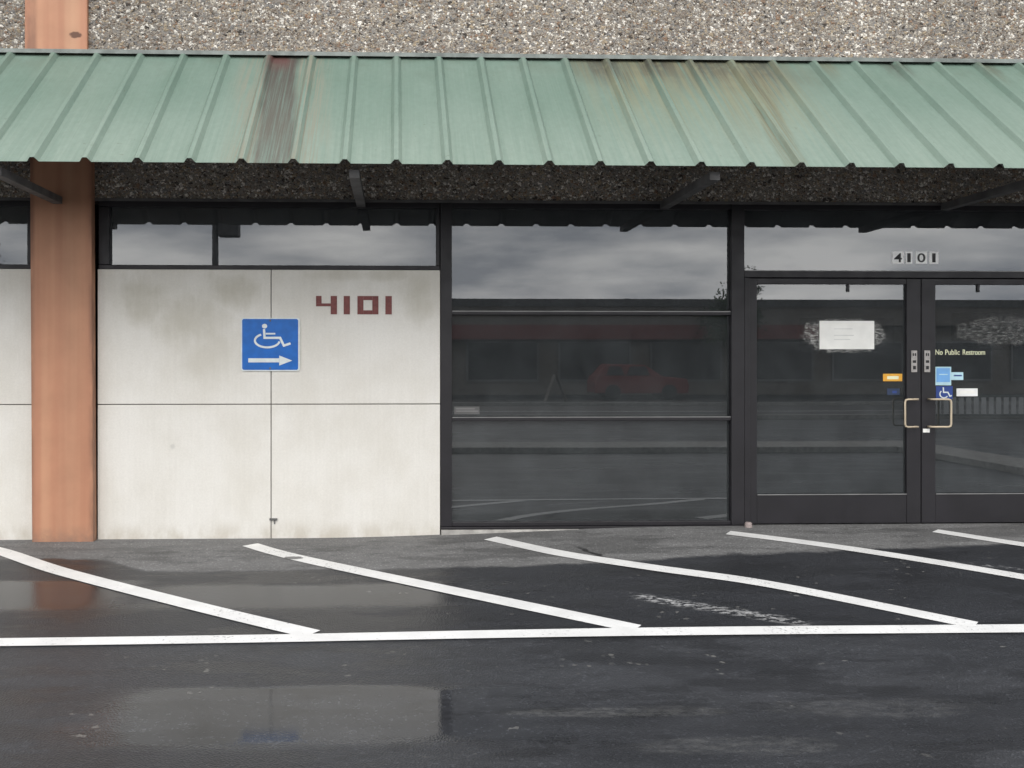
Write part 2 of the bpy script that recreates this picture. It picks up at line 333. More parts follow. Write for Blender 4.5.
# ------------------------------------------------------------ mesh helpers
def box(bm, x0, x1, y0, y1, z0, z1):
    v = [bm.verts.new(p) for p in ((x0, y0, z0), (x1, y0, z0), (x1, y1, z0), (x0, y1, z0), (x0, y0, z1), (x1, y0, z1), (x1, y1, z1), (x0, y1, z1))]
    for f in ((0, 3, 2, 1), (4, 5, 6, 7), (0, 1, 5, 4), (1, 2, 6, 5), (2, 3, 7, 6), (3, 0, 4, 7)): bm.faces.new([v[i] for i in f])
    return v
def obj(name, bm, mat, parent=None, bevel=0.0, seg=2, smooth=False):
    bmesh.ops.recalc_face_normals(bm, faces=bm.faces)
    me = bpy.data.meshes.new(name); bm.to_mesh(me); bm.free()
    for m in (mat if isinstance(mat, (list, tuple)) else [mat]): me.materials.append(m)
    if smooth:
        for p in me.polygons: p.use_smooth = True
    o = bpy.data.objects.new(name, me); COL.objects.link(o)
    if parent: o.parent = parent
    if bevel:
        b = o.modifiers.new('bevel', 'BEVEL'); b.width = bevel; b.segments = seg; b.limit_method = 'ANGLE'
    return o
def boxes(name, lst, mat, parent=None, bevel=0.0):
    bm = bmesh.new()
    for b in lst: box(bm, *b)
    return obj(name, bm, mat, parent, bevel)
def tag(o, label=None, cat=None, group=None, kind=None):
    if label: o['label'] = label
    if cat: o['category'] = cat
    if group: o['group'] = group
    if kind: o['kind'] = kind
    return o
def empty(name, loc=(0, 0, 0)):
    o = bpy.data.objects.new(name, None); COL.objects.link(o); o.location = loc; o.empty_display_size = .1
    return o
def place(o, parent):
    """world-space mesh under a parent that is not at the origin"""
    o.parent = parent; o.matrix_parent_inverse = parent.matrix_world.inverted() if False else __import__('mathutils').Matrix.Translation(-Vector(parent.location)); return o
def mitre(pts, w, closed=False):
    P = [Vector(p) for p in pts]; n = len(P); Lh, Rh = [], []
    for i in range(n):
        a = P[(i - 1) % n] if (closed or i > 0) else None; c = P[(i + 1) % n] if (closed or i < n - 1) else None
        d1 = (P[i] - a).normalized() if a is not None else None; d2 = (c - P[i]).normalized() if c is not None else None
        d1 = d1 or d2; d2 = d2 or d1
        n1 = Vector((-d1.y, d1.x)); n2 = Vector((-d2.y, d2.x)); mm = (n1 + n2).normalized(); k = w / 2 / max(0.4, mm.dot(n1))
        Lh.append(P[i] + mm * k); Rh.append(P[i] - mm * k)
    return Lh, Rh
def ribbon(bm, pts, w, y, t=0.001, closed=False):
    """flat strip standing in the XZ plane, front face at y, thickness t behind it"""
    Lh, Rh = mitre(pts, w, closed); n = len(pts)
    q = [[bm.verts.new((p.x, yy, p.y)) for p in side] for yy in (y, y + t) for side in (Lh, Rh)]
    rng = range(n) if closed else range(n - 1)
    for i in rng:
        j = (i + 1) % n
        bm.faces.new((q[0][i], q[0][j], q[1][j], q[1][i])); bm.faces.new((q[2][i], q[3][i], q[3][j], q[2][j]))
        bm.faces.new((q[0][i], q[2][i], q[2][j], q[0][j])); bm.faces.new((q[1][i], q[1][j], q[3][j], q[3][i]))
    if not closed:
        for i in (0, n - 1): bm.faces.new((q[0][i], q[1][i], q[3][i], q[2][i]))
def poly(bm, pts, y, t=0.001):
    a = [bm.verts.new((x, y, z)) for x, z in pts]; b = [bm.verts.new((x, y + t, z)) for x, z in pts]; n = len(pts)
    bm.faces.new(a); bm.faces.new(b[::-1])
    for i in range(n): bm.faces.new((a[i], a[(i + 1) % n], b[(i + 1) % n], b[i]))
def tube(bm, pts, r, seg=10):
    P = [Vector(p) for p in pts]; rings = []
    for i, p in enumerate(P):
        d = (P[min(i + 1, len(P) - 1)] - P[max(i - 1, 0)]).normalized()
        u = d.cross(Vector((0.3, 0.9, 0.31))).normalized(); v = d.cross(u)
        rr = r[i] if isinstance(r, (list, tuple)) else r
        rings.append([bm.verts.new(p + (u * math.cos(2 * math.pi * k / seg) + v * math.sin(2 * math.pi * k / seg)) * rr) for k in range(seg)])
    for a, b in zip(rings, rings[1:]):
        for k in range(seg): bm.faces.new((a[k], a[(k + 1) % seg], b[(k + 1) % seg], b[k]))
    bm.faces.new(rings[0][::-1]); bm.faces.new(rings[-1])
def text_mesh(name, s, mat, x, z, y, w, h, parent=None):
    """lettering fitted into w x h with its lower left corner at x, z, on a front face at y"""
    cu = bpy.data.curves.new(name, 'FONT'); cu.body = s; cu.extrude = 0.0006; cu.offset = 0.012; cu.size = 1
    to = bpy.data.objects.new(name, cu); COL.objects.link(to)
    me = bpy.data.meshes.new_from_object(to); bpy.data.objects.remove(to); bpy.data.curves.remove(cu)
    xs = [v.co.x for v in me.vertices]; ys = [v.co.y for v in me.vertices]; x0, x1, y0, y1 = min(xs), max(xs), min(ys), max(ys)
    for v in me.vertices:
        v.co = (x + (v.co.x - x0) / (x1 - x0) * w, y - (0.0006 if v.co.z > 0 else -0.0004), z + (v.co.y - y0) / (y1 - y0) * h)
    me.materials.clear(); me.materials.append(mat)
    o = bpy.data.objects.new(name, me); COL.objects.link(o)
    if parent: o.parent = parent
    return o
def ss(a, b, x):
    t = min(1, max(0, (x - a) / (b - a))); return t * t * (3 - 2 * t)
def gz(X, Y):
    """height of the paving: falls from the wall to the lane, ramps up to the shop door"""
    zw = 0.082 * ss(-0.8, 2.6, X); u = min(1, max(0, -Y / 3.3))
    t = ss(0, 1, u) * 0.6 + 0.4 * u
    return zw * (1 - t) - 0.12 * t

# ------------------------------------------------------------ the ground
def axis(lo, a, b, hi, fine, coarse):
    v = []; x = a
    while x < b + 1e-6: v.append(x); x += fine
    for k in range(1, coarse + 1):
        f = (k / coarse) ** 3
        v.insert(0, a + (lo - a) * f); v.append(b + (hi - b) * f)
    return v
xs = axis(-400, -7, 9, 400, 0.1, 10); ys = axis(-400, -4.6, 0.0, 300, 0.08, 10)
bm = bmesh.new()
g = [[bm.verts.new((x, y, gz(x, y))) for x in xs] for y in ys]
for j in range(len(ys) - 1):
    for i in range(len(xs) - 1): bm.faces.new((g[j][i], g[j][i + 1], g[j + 1][i + 1], g[j + 1][i]))
tag(obj('ground', bm, M['asphalt'], smooth=True), kind='structure')

def dense(pts, step=0.06):
    out = []
    P = [Vector(p) for p in pts]
    # Catmull-Rom through the surveyed points
    for i in range(len(P) - 1):
        p0 = P[max(i - 1, 0)]; p1, p2 = P[i], P[i + 1]; p3 = P[min(i + 2, len(P) - 1)]
        n = max(2, int((p2 - p1).length / step))
        for k in range(n):
            t = k / n
            out.append(0.5 * ((2 * p1) + (p2 - p0) * t + (2 * p0 - 5 * p1 + 4 * p2 - p3) * t * t + (3 * p1 - p0 - 3 * p2 + p3) * t ** 3))
    out.append(P[-1]); return out
def ground_line(name, pts, w, lift=0.004):
    Lh, Rh = mitre(dense(pts), w); bm = bmesh.new(); rows = []
    for a, b in zip(Lh, Rh):
        rows.append([bm.verts.new((p.x, p.y, gz(p.x, p.y) + lift)) for p in (a, (a + b) / 2, b)])
    for r, s in zip(rows, rows[1:]):
        for k in range(2): bm.faces.new((r[k], r[k + 1], s[k + 1], s[k]))
    return tag(obj(name, bm, M['paint']), kind='structure')
for pts in ([(-3.76, 0.0), (-3.15, -0.40), (-2.421, -1.06), (-1.318, -1.887), (-0.49, -2.475)],
            [(-1.188, -0.263), (-0.819, -0.66), (0.021, -1.376), (0.68, -1.91), (1.40, -2.47)],
            [(0.762, -0.235), (1.23, -0.80), (1.803, -1.24), (2.396, -1.60), (2.82, -1.935), (3.42, -2.48)],
            [(2.711, -0.283), (3.467, -0.82), (4.33, -1.562), (5.25, -2.465)],
            [(4.452, -0.261), (4.885, -0.737), (5.6, -1.35), (6.9, -2.465)]):
    ground_line('parking_stripe', pts, 0.145)
ground_line('parking_baseline', [(-9, -2.60), (-2.23, -2.573), (0.663, -2.530), (3.653, -2.545), (11, -2.56)], 0.135, 0.006)

# ------------------------------------------------------------ the shop building
B = tag(empty('shop_building'), 'long shop front with pebbled upper wall, ribbed green canopy, pale concrete panels and dark glass', 'building')
XL, XR, DEP, TOP = -9.2, 9.6, 9.0, 5.9
# pebble-faced band over the windows
o = boxes('aggregate_wall', [(XL, XR, 0.0, 0.28, 2.825, TOP)], M['agg'], B, 0.01)
tag(o, 'upper wall faced with exposed pebble aggregate')
boxes('parapet_cap', [(XL - .03, XR + .03, -0.05, 0.33, TOP + .002, TOP + .07)], M['flash'], B, 0.006)
boxes('roof', [(XL, XR, 0.284, DEP, 4.2, 4.35)], M['joint'], B)
boxes('side_wall', [(XL, XL + .25, 0.284, DEP, -.3, 4.19)], M['agg'], B)
boxes('side_wall', [(XR - .25, XR, 0.284, DEP, -.3, 4.19)], M['agg'], B)
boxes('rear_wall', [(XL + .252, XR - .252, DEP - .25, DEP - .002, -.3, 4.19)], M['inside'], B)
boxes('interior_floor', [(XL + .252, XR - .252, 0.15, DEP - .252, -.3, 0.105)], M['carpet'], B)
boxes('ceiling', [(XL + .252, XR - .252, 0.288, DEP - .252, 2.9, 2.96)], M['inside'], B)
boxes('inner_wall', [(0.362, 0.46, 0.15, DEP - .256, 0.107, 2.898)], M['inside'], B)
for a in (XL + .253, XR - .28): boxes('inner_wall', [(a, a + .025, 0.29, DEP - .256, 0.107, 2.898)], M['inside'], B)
# pale line under the pebble band
boxes('soffit_drip_edge', [(XL + .01, XR - .01, -0.012, -0.002, 2.812, 2.835)], M['steel'], B)

# columns
def column(x0, x1):
    bm = bmesh.new()
    v = box(bm, x0 + .015, x1 + .003, -0.095, 0.0, -0.3, 3.4)
    for q in v[4:]: q.co.x -= 0.020
    box(bm, x0 - .065, x1 - .065, -0.045, -0.002, 4.035, TOP - .004)
    return obj('column', bm, M['col'], B, 0.008)
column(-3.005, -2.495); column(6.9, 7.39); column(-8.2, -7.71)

# concrete wall panels, two by two, open joints with dark sealant behind
def panels(x0, x1, xj, zb):
    boxes('joint_backing', [(x0, x1, 0.022, 0.30, zb - .2, 2.243)], M['joint'], B)
    g = 0.0036
    for a, b in ((x0, xj - g), (xj + g, x1)):
        boxes('concrete_panel', [(a, b, 0.0, 0.02, zb - .2, 1.120 - g)], M['conc'], B, 0.004)
        boxes('concrete_panel', [(a, b, 0.0, 0.02, 1.120 + g, 2.245)], M['conc'], B, 0.004)
panels(-2.488, 0.361, -1.053, 0); panels(-7.705, -2.99, -4.45, 0)

def window(name, members, panes, parent=B):
    f = boxes(name, members, M['bronze'], parent, 0.004)
    for (x0, x1, z0, z1) in panes:
        boxes('pane', [(x0, x1, 0.070, 0.076, z0, z1)], M['glass'], f)
    return f
# high windows over the concrete panels (front of frames at y = 0.02)
FY0, FY1 = 0.02, 0.13
def clerestory(x0, x1):
    w = window('high_window', [(x0, x1, FY0, FY1, 2.772, 2.822), (x0, x1, FY0, FY1, 2.247, 2.285), (x0, x0 + .088, FY0 + .002, FY1, 2.287, 2.770), (x1 - .03, x1, FY0 + .002, FY1, 2.287, 2.770)],
               [(x0 + .080, x1 - .025, 2.280, 2.777)])
    return w
clerestory(-2.488, 0.360)
w = window('high_window', [(-7.705, -2.995, FY0, FY1, 2.772, 2.822), (-7.705, -2.995, FY0, FY1, 2.247, 2.285), (-3.075, -2.995, FY0 + .002, FY1, 2.287, 2.770), (-7.705, -7.62, FY0 + .002, FY1, 2.287, 2.770), (-5.4, -5.32, FY0 + .002, FY1, 2.287, 2.770)],
           [(-7.63, -5.39, 2.28, 2.777), (-5.33, -3.07, 2.28, 2.777)])
# shop window in three tiers
def shop_window(x0, x1, zb):
    a, b = x0 + .097, x1 - .112
    mem = [(x0, a, 0.012, 0.15, zb, 2.822), (b, x1, 0.012, 0.15, zb, 2.822), (a + .002, b - .002, FY0, FY1, 2.775, 2.822),
           (a + .002, b - .002, FY0, FY1, 1.872, 1.902), (a + .002, b - .002, FY0, FY1, 0.975, 1.005), (a + .002, b - .002, FY0, FY1, zb, zb + .035),]
    w = window('shop_window', mem, [(a - .004, b - .002, 1.897, 2.78), (a - .004, b - .002, 1.0, 1.877), (a - .004, b - .002, zb + .03, .98)])
    for zz in (1.898, 1.002): boxes('glazing_bead', [(a + .004, b - .006, FY0 - .005, FY0 - .001, zz, zz + .008)], M['edge'], w)
    return w
shop_window(0.365, 2.957, 0.085)
boxes('window_sill', [(0.37, 2.95, -0.03, 0.14, -.2, 0.062)], M['kerb'], B, 0.006)
boxes('sill_flashing', [(0.37, 2.95, -0.004, 0.10, 0.065, 0.083)], M['bronze'], B, 0.003)
# entrance: frame with transom, two glazed leaves
fr = window('door_frame', [(2.959, 3.006, 0.014, 0.15, 0.081, 2.192), (5.964, 5.985, 0.014, 0.15, 0.081, 2.192), (2.959, 5.985, 0.014, 0.15, 2.194, 2.256), (2.959, 5.985, FY0, FY1, 2.775, 2.822)],
            [(2.957, 5.987, 2.250, 2.78)])
boxes('glazing_bead', [(2.962, 5.98, 0.006, 0.013, 2.248, 2.254)], M['edge'], fr)
shop_window(5.987, 6.895, 0.085)
w = window('shop_window', [(7.395, 7.49, .012, .15, .085, 2.822), (9.25, 9.34, .012, .15, .085, 2.822), (7.492, 9.248, FY0, FY1, 2.775, 2.822), (7.492, 9.248, FY0, FY1, 1.872, 1.902), (7.492, 9.248, FY0, FY1, .085, .12)],
           [(7.485, 9.255, 1.897, 2.78), (7.485, 9.255, .115, 1.877)])
boxes('window_sill', [(5.99, 6.893, -.03, .14, -.2, .08), (7.395, 9.34, -.03, .14, -.2, .10)], M['kerb'], B)
boxes('door_sill', [(2.96, 5.984, -0.05, 0.149, -.2, 0.080)], M['edge'], B, 0.006)
def leaf(x0, x1, hinge_left):
    wide, thin = 0.122, 0.062
    sl, sr = (thin, wide) if hinge_left else (wide, thin)
    mem = [(x0, x0 + sl, 0.03, 0.085, 0.092, 2.188), (x1 - sr, x1, 0.03, 0.085, 0.092, 2.188),
           (x0 + sl + .001, x1 - sr - .001, 0.032, 0.085, 2.140, 2.188), (x0 + sl + .001, x1 - sr - .001, 0.032, 0.085, 0.092, 0.335)]
    d = boxes('door', mem, M['bronze'], B, 0.003)
    boxes('pane', [(x0 + sl - .006, x1 - sr + .006, 0.060, 0.066, 0.329, 2.146)], M['glass'], d)
    boxes('glazing_bead', [(x0 + sl + .004, x1 - sr - .004, 0.024, 0.0315, 0.336, 0.344)], M['edge'], d)
    return d
dl = leaf(3.009, 4.494, True); dr = leaf(4.502, 5.961, False)
def pull(x0, x1, d):
    """bow handle standing off the meeting stile"""
    z0, z1, y = 0.920, 1.155, -0.035
    c = 0.025; s = 1 if x1 > x0 else -1
    pts = [(x0, 0.032, z1), (x0, y + c, z1), (x0 + s * .004, y, z1), (x1 - s * c, y, z1), (x1 - s * .006, y, z1 - .006), (x1, y, z1 - c), (x1, y, z0 + c), (x1 - s * .006, y, z0 + .006), (x1 - s * c, y, z0), (x0 + s * .004, y, z0), (x0, y + c, z0), (x0, 0.032, z0)]
    bm = bmesh.new(); tube(bm, pts, 0.0085, 10); obj('handle', bm, M['brass'], d, smooth=True)
pull(4.440, 4.322, dl); pull(4.556, 4.722, dr)
for (x, d) in ((4.408, dl), (4.522, dr)):
    p = boxes('lock_plate', [(x, x + .052, 0.022, 0.0295, 1.385, 1.572)], M['plate'], d, 0.004)
    for a, b, c, e in ((.012, .022, 1.525, 1.549), (.030, .040, 1.525, 1.549), (.012, .040, 1.466, 1.488), (.014, .038, 1.41, 1.44)):
        boxes('lock_slot', [(x + a, x + b, .0195, .0219, c, e)], M['black'], p)
# door closer arms seen behind the top rail
for (x, d) in ((3.86, dl), (5.0, dr)):
    boxes('closer', [(x - .20, x + .10, 0.088, 0.13, 2.155, 2.20)], M['bronze'], d, 0.004)
    boxes('door_hook', [(x, x + .022, 0.046, 0.058, 2.075, 2.139)], M['bronze'], d, 0.003)

# canopy: ribbed sheet from y=-1.44 (eave) up to the wall
PITCH, YE, ZE, ZT = 0.353, -1.44, 2.842, 4.035
bm = bmesh.new(); prof = []
k0, k1 = -25, 26
for k in range(k0, k1 + 1):
    c = k * PITCH - 0.005
    prof += [(c - .040, 0), (c - .015, .033), (c + .015, .033), (c + .040, 0), (c + .135, 0.0), (c + .1765, 0.0), (c + .218, 0.0)]
sl = Vector((0, -YE, ZT - ZE)); n = Vector((0, -(ZT - ZE), -YE)).normalized()
rows = []; NR = 10
for r in range(NR + 1):
    t = r / NR; base = Vector((0, YE, ZE)) + sl * t
    rows.append([bm.verts.new((x, base.y + n.y * h, base.z + n.z * h)) for x, h in prof])
for a, b in zip(rows, rows[1:]):
    for i in range(len(prof) - 1): bm.faces.new((a[i], a[i + 1], b[i + 1], b[i]))
can = obj('canopy', bm, [M['can'], M['under'], M['can']], B)
tag(can, 'pitched canopy of faded green ribbed sheet metal with brown run-off stains')
so = can.modifiers.new('thickness', 'SOLIDIFY'); so.thickness = 0.003; so.offset = -1; so.material_offset = 1; so.material_offset_rim = 2
x0, x1 = prof[0][0], prof[-1][0]
bm = bmesh.new()     # flashing lies on the rib crowns and turns up the wall
fz = ZT + .010
pp = [(-0.066, fz - .026), (-0.066, fz + .006), (-0.050, fz + .012), (-0.0475, fz + .012), (-0.0475, fz + .004), (-0.062, fz - .002), (-0.062, fz - .026)]
for a, b in ((x0, x1),):
    dy = 0
    A = [bm.verts.new((a + .001, y + dy, z - (.0 if not dy else .10))) for y, z in pp]; Bv = [bm.verts.new((b - .001, y + dy, z - (.0 if not dy else .10))) for y, z in pp]
    for i in range(len(A)): bm.faces.new((A[i], A[(i + 1) % len(A)], Bv[(i + 1) % len(A)], Bv[i]))
    bm.faces.new(A); bm.faces.new(Bv[::-1])
obj('flashing', bm, M['flash'], can)
boxes('wall_flashing', [(a, b, -0.047, -0.001, fz + .002, fz + .012) for a, b in ((x0, -8.27), (-7.77, -3.052), (-2.558, 6.833), (7.327, x1))][1:2], M['flash'], can)
for a, b in ((x0, -8.27), (-2.558, 6.833), (7.327, x1)): boxes('wall_flashing', [(a, b, -0.047, -0.001, fz + .002, fz + .012)], M['flash'], can)
# steel outriggers and purlin below the sheet
for x in (-7.8, -5.25, -2.78, -0.30, 2.26, 4.68, 7.2, 9.3):
    bm = bmesh.new()
    box(bm, x - .036, x + .036, -1.30, -0.015 if x != -2.78 else -.0965, 2.770, 2.828)
    obj('outrigger', bm, M['steel'], can)
boxes('purlin', [(x0, x1, -0.75, -0.70, 3.29, 3.36)], M['steel'], can)

# ------------------------------------------------------------ fittings on the wall
# wheelchair sign
sg = tag(empty('accessibility_sign', (-1.053, 0, 1.615)), 'square blue sign with white wheelchair symbol and right-pointing arrow on pale concrete wall', 'sign')
def onsign(o): return place(o, sg)
def sx(px): return -1.303 + (px - 65) / 660 * 0.490      # sign drawing units to metres
def sz(py): return 1.842 - (py - 90) / 590 * 0.443
def rrect(x0, x1, z0, z1, r, n=5):
    out = []
    for cx, cz, a0 in ((x1 - r, z1 - r, 0), (x0 + r, z1 - r, 90), (x0 + r, z0 + r, 180), (x1 - r, z0 + r, 270)):
        for k in range(n + 1):
            a = R(a0 + 90 * k / n); out.append((cx + r * math.cos(a), cz + r * math.sin(a)))
    return out
bm = bmesh.new(); poly(bm, rrect(-1.303, -0.812, 1.398, 1.842, .022), -0.012, 0.006); onsign(obj('sign_plate', bm, M['white']))
bm = bmesh.new(); poly(bm, rrect(-1.291, -0.826, 1.408, 1.833, .016), -0.0145, 0.002); onsign(obj('sign_face', bm, M['blue']))
bm = bmesh.new()
Y = -0.0165
poly(bm, [(sx(332 + 30 * math.cos(a * math.pi / 6)), sz(182 + 26 * math.sin(a * math.pi / 6))) for a in range(12)], Y, .0015)
ribbon(bm, [(sx(325), sz(215)), (sx(332), sz(312)), (sx(505), sz(312)), (sx(548), sz(398)), (sx(622), sz(374))], 0.019, Y, .0015)
ribbon(bm, [(sx(345), sz(266)), (sx(452), sz(266))], 0.014, Y, .0015)
arc = []
for a in range(-112, 152, 8):      # open wheel
    t = R(-90 - a * 1.0)
    arc.append((sx(362 + 136 * math.cos(t + math.pi)), sz(342 + 78 * math.sin(t + math.pi))))
arc = [(sx(362 + 138 * math.cos(R(q))), sz(342 + 76 * math.sin(R(q)))) for q in range(8, 248, 8)]
ribbon(bm, arc, 0.017, Y, .0015)
ribbon(bm, [(sx(150), sz(562)), (sx(494), sz(562))], 0.034, Y, .0015)
poly(bm, [(sx(496), sz(508)), (sx(496), sz(620)), (sx(642), sz(565))], Y, .0015)
onsign(obj('symbol', bm, M['white']))
for zz in (1.818, 1.422):
    bm = bmesh.new(); poly(bm, [(-1.058 + .008 * math.cos(a * math.pi / 5), zz + .008 * math.sin(a * math.pi / 5)) for a in range(10)], -.017, .003)
    onsign(obj('screw', bm, M['steel']))
# maroon blocky house number
hn = tag(empty('house_number', (-0.36, 0, 1.95)), 'blocky maroon house number 4101 on the pale concrete wall', 'house number')
z0, z1 = 1.873, 2.027; t = .052
for lst in ([(-.678, -.632, 1.965, z1), (-.678, -.556, 1.940, 1.9645), (-.5555, -.503, z0, z1)], [(-.447, -.395, z0, z1)],
            [(-.332, -.282, z0, z1), (-.207, -.156, z0, z1), (-.2815, -.2075, z0, z0 + .034), (-.2815, -.2075, z1 - .034, z1)], [(-.098, -.044, z0, z1)]):
    place(boxes('digit', [(a, b, -.004, -.0005, c, d) for a, b, c, d in lst], M['maroon']), hn)
# wall clip low on the joint
bm = bmesh.new(); box(bm, -1.065, -1.0, -.016, -.001, .152, .168); box(bm, -1.028, -1.018, -.012, -.001, .12, .151)
tag(obj('wall_clip', bm, M['steel'], None, .002), 'small grey metal clip low on the concrete wall joint', 'clip')
# ------------------------------------------------------------ stickers and notices on the glass
GY = 0.0575; TY = 0.0675
an = tag(empty('address_sticker', (4.43, TY, 2.35)), 'black 4101 address digits on pale squares on the glass over the doors', 'house number')
for ch, a, b in (('4', 4.235, 4.335), ('1', 4.352, 4.410), ('0', 4.440, 4.540), ('1', 4.560, 4.640)):
    place(boxes('backing', [(a, b, TY, TY + .002, 2.300, 2.405)], M['tile']), an)
    wdt = .07 if ch != '1' else .03; cx = (a + b) / 2
    place(text_mesh('digit', ch, M['black'], cx - wdt / 2, 2.313, TY - .001, wdt, .078), an)
pn = tag(empty('paper_notice', (3.83, GY, 1.70)), 'white paper notice amid torn tape marks on the left glass door', 'notice')
place(boxes('paper', [(3.594, 4.070, GY - .0035, GY - .0015, 1.583, 1.826)], M['paper']), pn)
for zz in (1.755, 1.70, 1.665): place(boxes('print_line', [(3.72, 3.90 - random.random() * .06, GY - .0046, GY - .0036, zz, zz + .005)], M['greyline']), pn)
place(boxes('tape_and_reflection_marks', [(3.42, 4.25, GY + .0006, GY + .0016, 1.55, 1.85)], M['residue']), pn)
def sticker(name, label, cat, x0, x1, z0, z1, mat):
    e = tag(empty(name, ((x0 + x1) / 2, GY, (z0 + z1) / 2)), label, cat)
    place(boxes('backing', [(x0, x1, GY, GY + .002, z0, z1)], mat), e); return e
e = sticker('sticker', 'small amber sticker on the left glass door above its handle', 'sticker', 4.155, 4.322, 1.308, 1.372, M['amber'])
place(boxes('print', [(4.190, 4.29, GY - .0012, GY - .0002, 1.325, 1.352)], M['cream']), e)
e = sticker('sticker', 'dim dark blue sticker below the amber one on the left glass door', 'sticker', 4.19, 4.30, 1.19, 1.245, simple('faded_blue_vinyl', (0.02, 0.035, 0.075), .6))
place(boxes('print', [(4.235, 4.275, GY - .0012, GY - .0002, 1.205, 1.225)], M['navy']), e)
nt = tag(empty('restroom_notice', (4.8, GY, 1.55)), 'cream lettering No Public Restroom across the right glass door', 'lettering')
for s, a, b in (('No', 4.608, 4.672), ('Public', 4.694, 4.822), ('Restroom', 4.848, 5.045)):
    place(text_mesh('word', s, M['cream'], a, 1.535, GY, b - a, .045), nt)
e = sticker('sticker', 'light blue square sticker with pale side flag on the right glass door', 'sticker', 4.606, 4.752, 1.272, 1.432, M['paleblue'])
place(boxes('print', [(4.622, 4.740, GY - .0012, GY - .0002, 1.300, 1.420)], M['skyblue']), e)
place(boxes('flag', [(4.753, 4.858, GY, GY + .002, 1.318, 1.385)], M['paleblue']), e)
place(boxes('print_line', [(4.775, 4.845, GY - .0012, GY - .0002, 1.350, 1.362)], M['navy']), e); place(boxes('print_line', [(4.645, 4.72, GY - .0026, GY - .0014, 1.362, 1.370)], M['paleblue']), e)
e = sticker('accessibility_sticker', 'small navy wheelchair sticker on the right glass door', 'sticker', 4.618, 4.765, 1.155, 1.265, M['navy'])
bm = bmesh.new()
ribbon(bm, [(4.682, 1.255), (4.684, 1.212), (4.722, 1.212), (4.740, 1.178), (4.756, 1.184)], .011, GY - .0014, .0012)
ribbon(bm, [(4.688 + .036 * math.cos(R(q)), 1.197 + .033 * math.sin(R(q))) for q in range(130, 340, 14)], .010, GY - .0014, .0012)
place(obj('symbol', bm, M['white']), e)
e = sticker('sticker', 'small white label right of the wheelchair sticker on the glass door', 'sticker', 4.800, 4.985, 1.178, 1.245, M['offwhite'])
place(boxes('print', [(4.83, 4.965, GY - .0012, GY - .0002, 1.200, 1.226)], M['paper']), e)
tag(boxes('label', [(4.513, 4.572, 0.0285, 0.0298, .868, .900)], M['paper'], None), 'tiny white label under the handle of the right glass door', 'label')
e = tag(empty('label', (0.60, .06, 1.05)), 'faded grey label low in the corner of the middle shop window pane', 'label')
place(boxes('backing', [(0.485, 0.70, 0.0675, 0.0695, 1.030, 1.095)], M['fadedlab']), e)
for zz, b in ((1.052, .69), (1.072, .66)): place(boxes('print_line', [(0.50, b, 0.0662, 0.0674, zz, zz + .008)], M['edge']), e)
for o in (an, pn, nt): o.location.x += .03
an.location.z += .02
for o in list(COL.objects):
    if o.parent is None and o.get('category') in ('sticker',): o.location.x += .025
o = boxes('tape_and_reflection_marks', [(4.78, 5.75, GY, GY + .001, 1.58, 1.90)], m_residue_reflection(5.25, 1.74, .45, .13, .13))  # painted streaks stand in for the reflection of a sign in this pane
tag(o, 'faint painted streaks imitating a reflected sign high on the right glass door', 'painted reflection')
# door stop
bm = bmesh.new(); tube(bm, [(2.962, -.062, .02), (2.962, -.062, .05), (2.962, -.062, .112), (2.962, -.062, .122)], [.040, .032, .030, .022], 14)
o = tag(obj('door_stop', bm, M['rubber'], None, smooth=False), 'stubby pinkish grey stop on the paving at the foot of the left door jamb', 'door stop')

# ------------------------------------------------------------ across the car park (seen in the glass)
m_stucco = simple('beige_stucco', (0.20, 0.18, 0.16), .9); m_red = simple('red_fascia', (0.20, 0.05, 0.045), .6); m_dkglass = simple('dark_window', (0.05, 0.052, 0.055), .15)
m_grass = simple('verge_grass', (0.05, 0.075, 0.03), .95, 0, .4, 3); m_leaf = simple('leaf_green', (0.045, 0.075, 0.03), .7, 0, .5, 2); m_bark = simple('bark', (0.06, 0.045, 0.035), .9)
def sheet(name, pts, mat, z):
    bm = bmesh.new(); bm.faces.new([bm.verts.new((x, y, z)) for x, y in pts]); return tag(obj(name, bm, mat), kind='structure')
bm = bmesh.new(); box(bm, -30, 8.75, -9.4, -8.25, -.3, -.02); box(bm, 8.752, 9.6, -9.4, -4.7, -.3, -.02)
tag(obj('pavement', bm, M['kerb'], None, .01), kind='structure')
sheet('road', [(-120, -25), (120, -25), (120, -18), (-120, -18)], simple('road_asphalt', (0.045, 0.045, 0.047), .5), -.116)
for yy in (-17.6, -25.4): ln = tag(boxes('kerb', [(-120, 120, yy - .12, yy + .12, -.3, 0.0)], M['kerb']), kind='structure')
for yy in (-21.4, -21.6): sheet('road_line', [(-120, yy - .05), (120, yy - .05), (120, yy + .05), (-120, yy + .05)], M['paint'], -.111)
F = tag(empty('low_building', (5, -36, -.12)), 'long low beige commercial building with a red fascia across the road, seen in the glass', 'building')
place(boxes('wall', [(-16, 34, -46, -36, -.3, 3.55)], m_stucco), F); place(boxes('roof', [(-16.4, 34.4, -46.4, -35.2, 3.95, 4.28)], M['steel']), F)
place(boxes('fascia', [(-16.3, 34.3, -46.3, -35.3, 3.1, 3.948)], m_stucco), F); place(boxes('red_band', [(0, 20, -35.296, -35.2, 2.45, 3.1)], m_red), F)
for k in range(11):
    x = -14 + k * 4.3
    w = place(boxes('shop_window', [(x, x + 3.4, -35.99, -35.9, .5, 2.4)], M['edge']), F); q = boxes('pane', [(x + .1, x + 3.3, -35.899, -35.88, .6, 2.3)], m_dkglass); q.parent = w; 
hb = bmesh.new(); prev = None
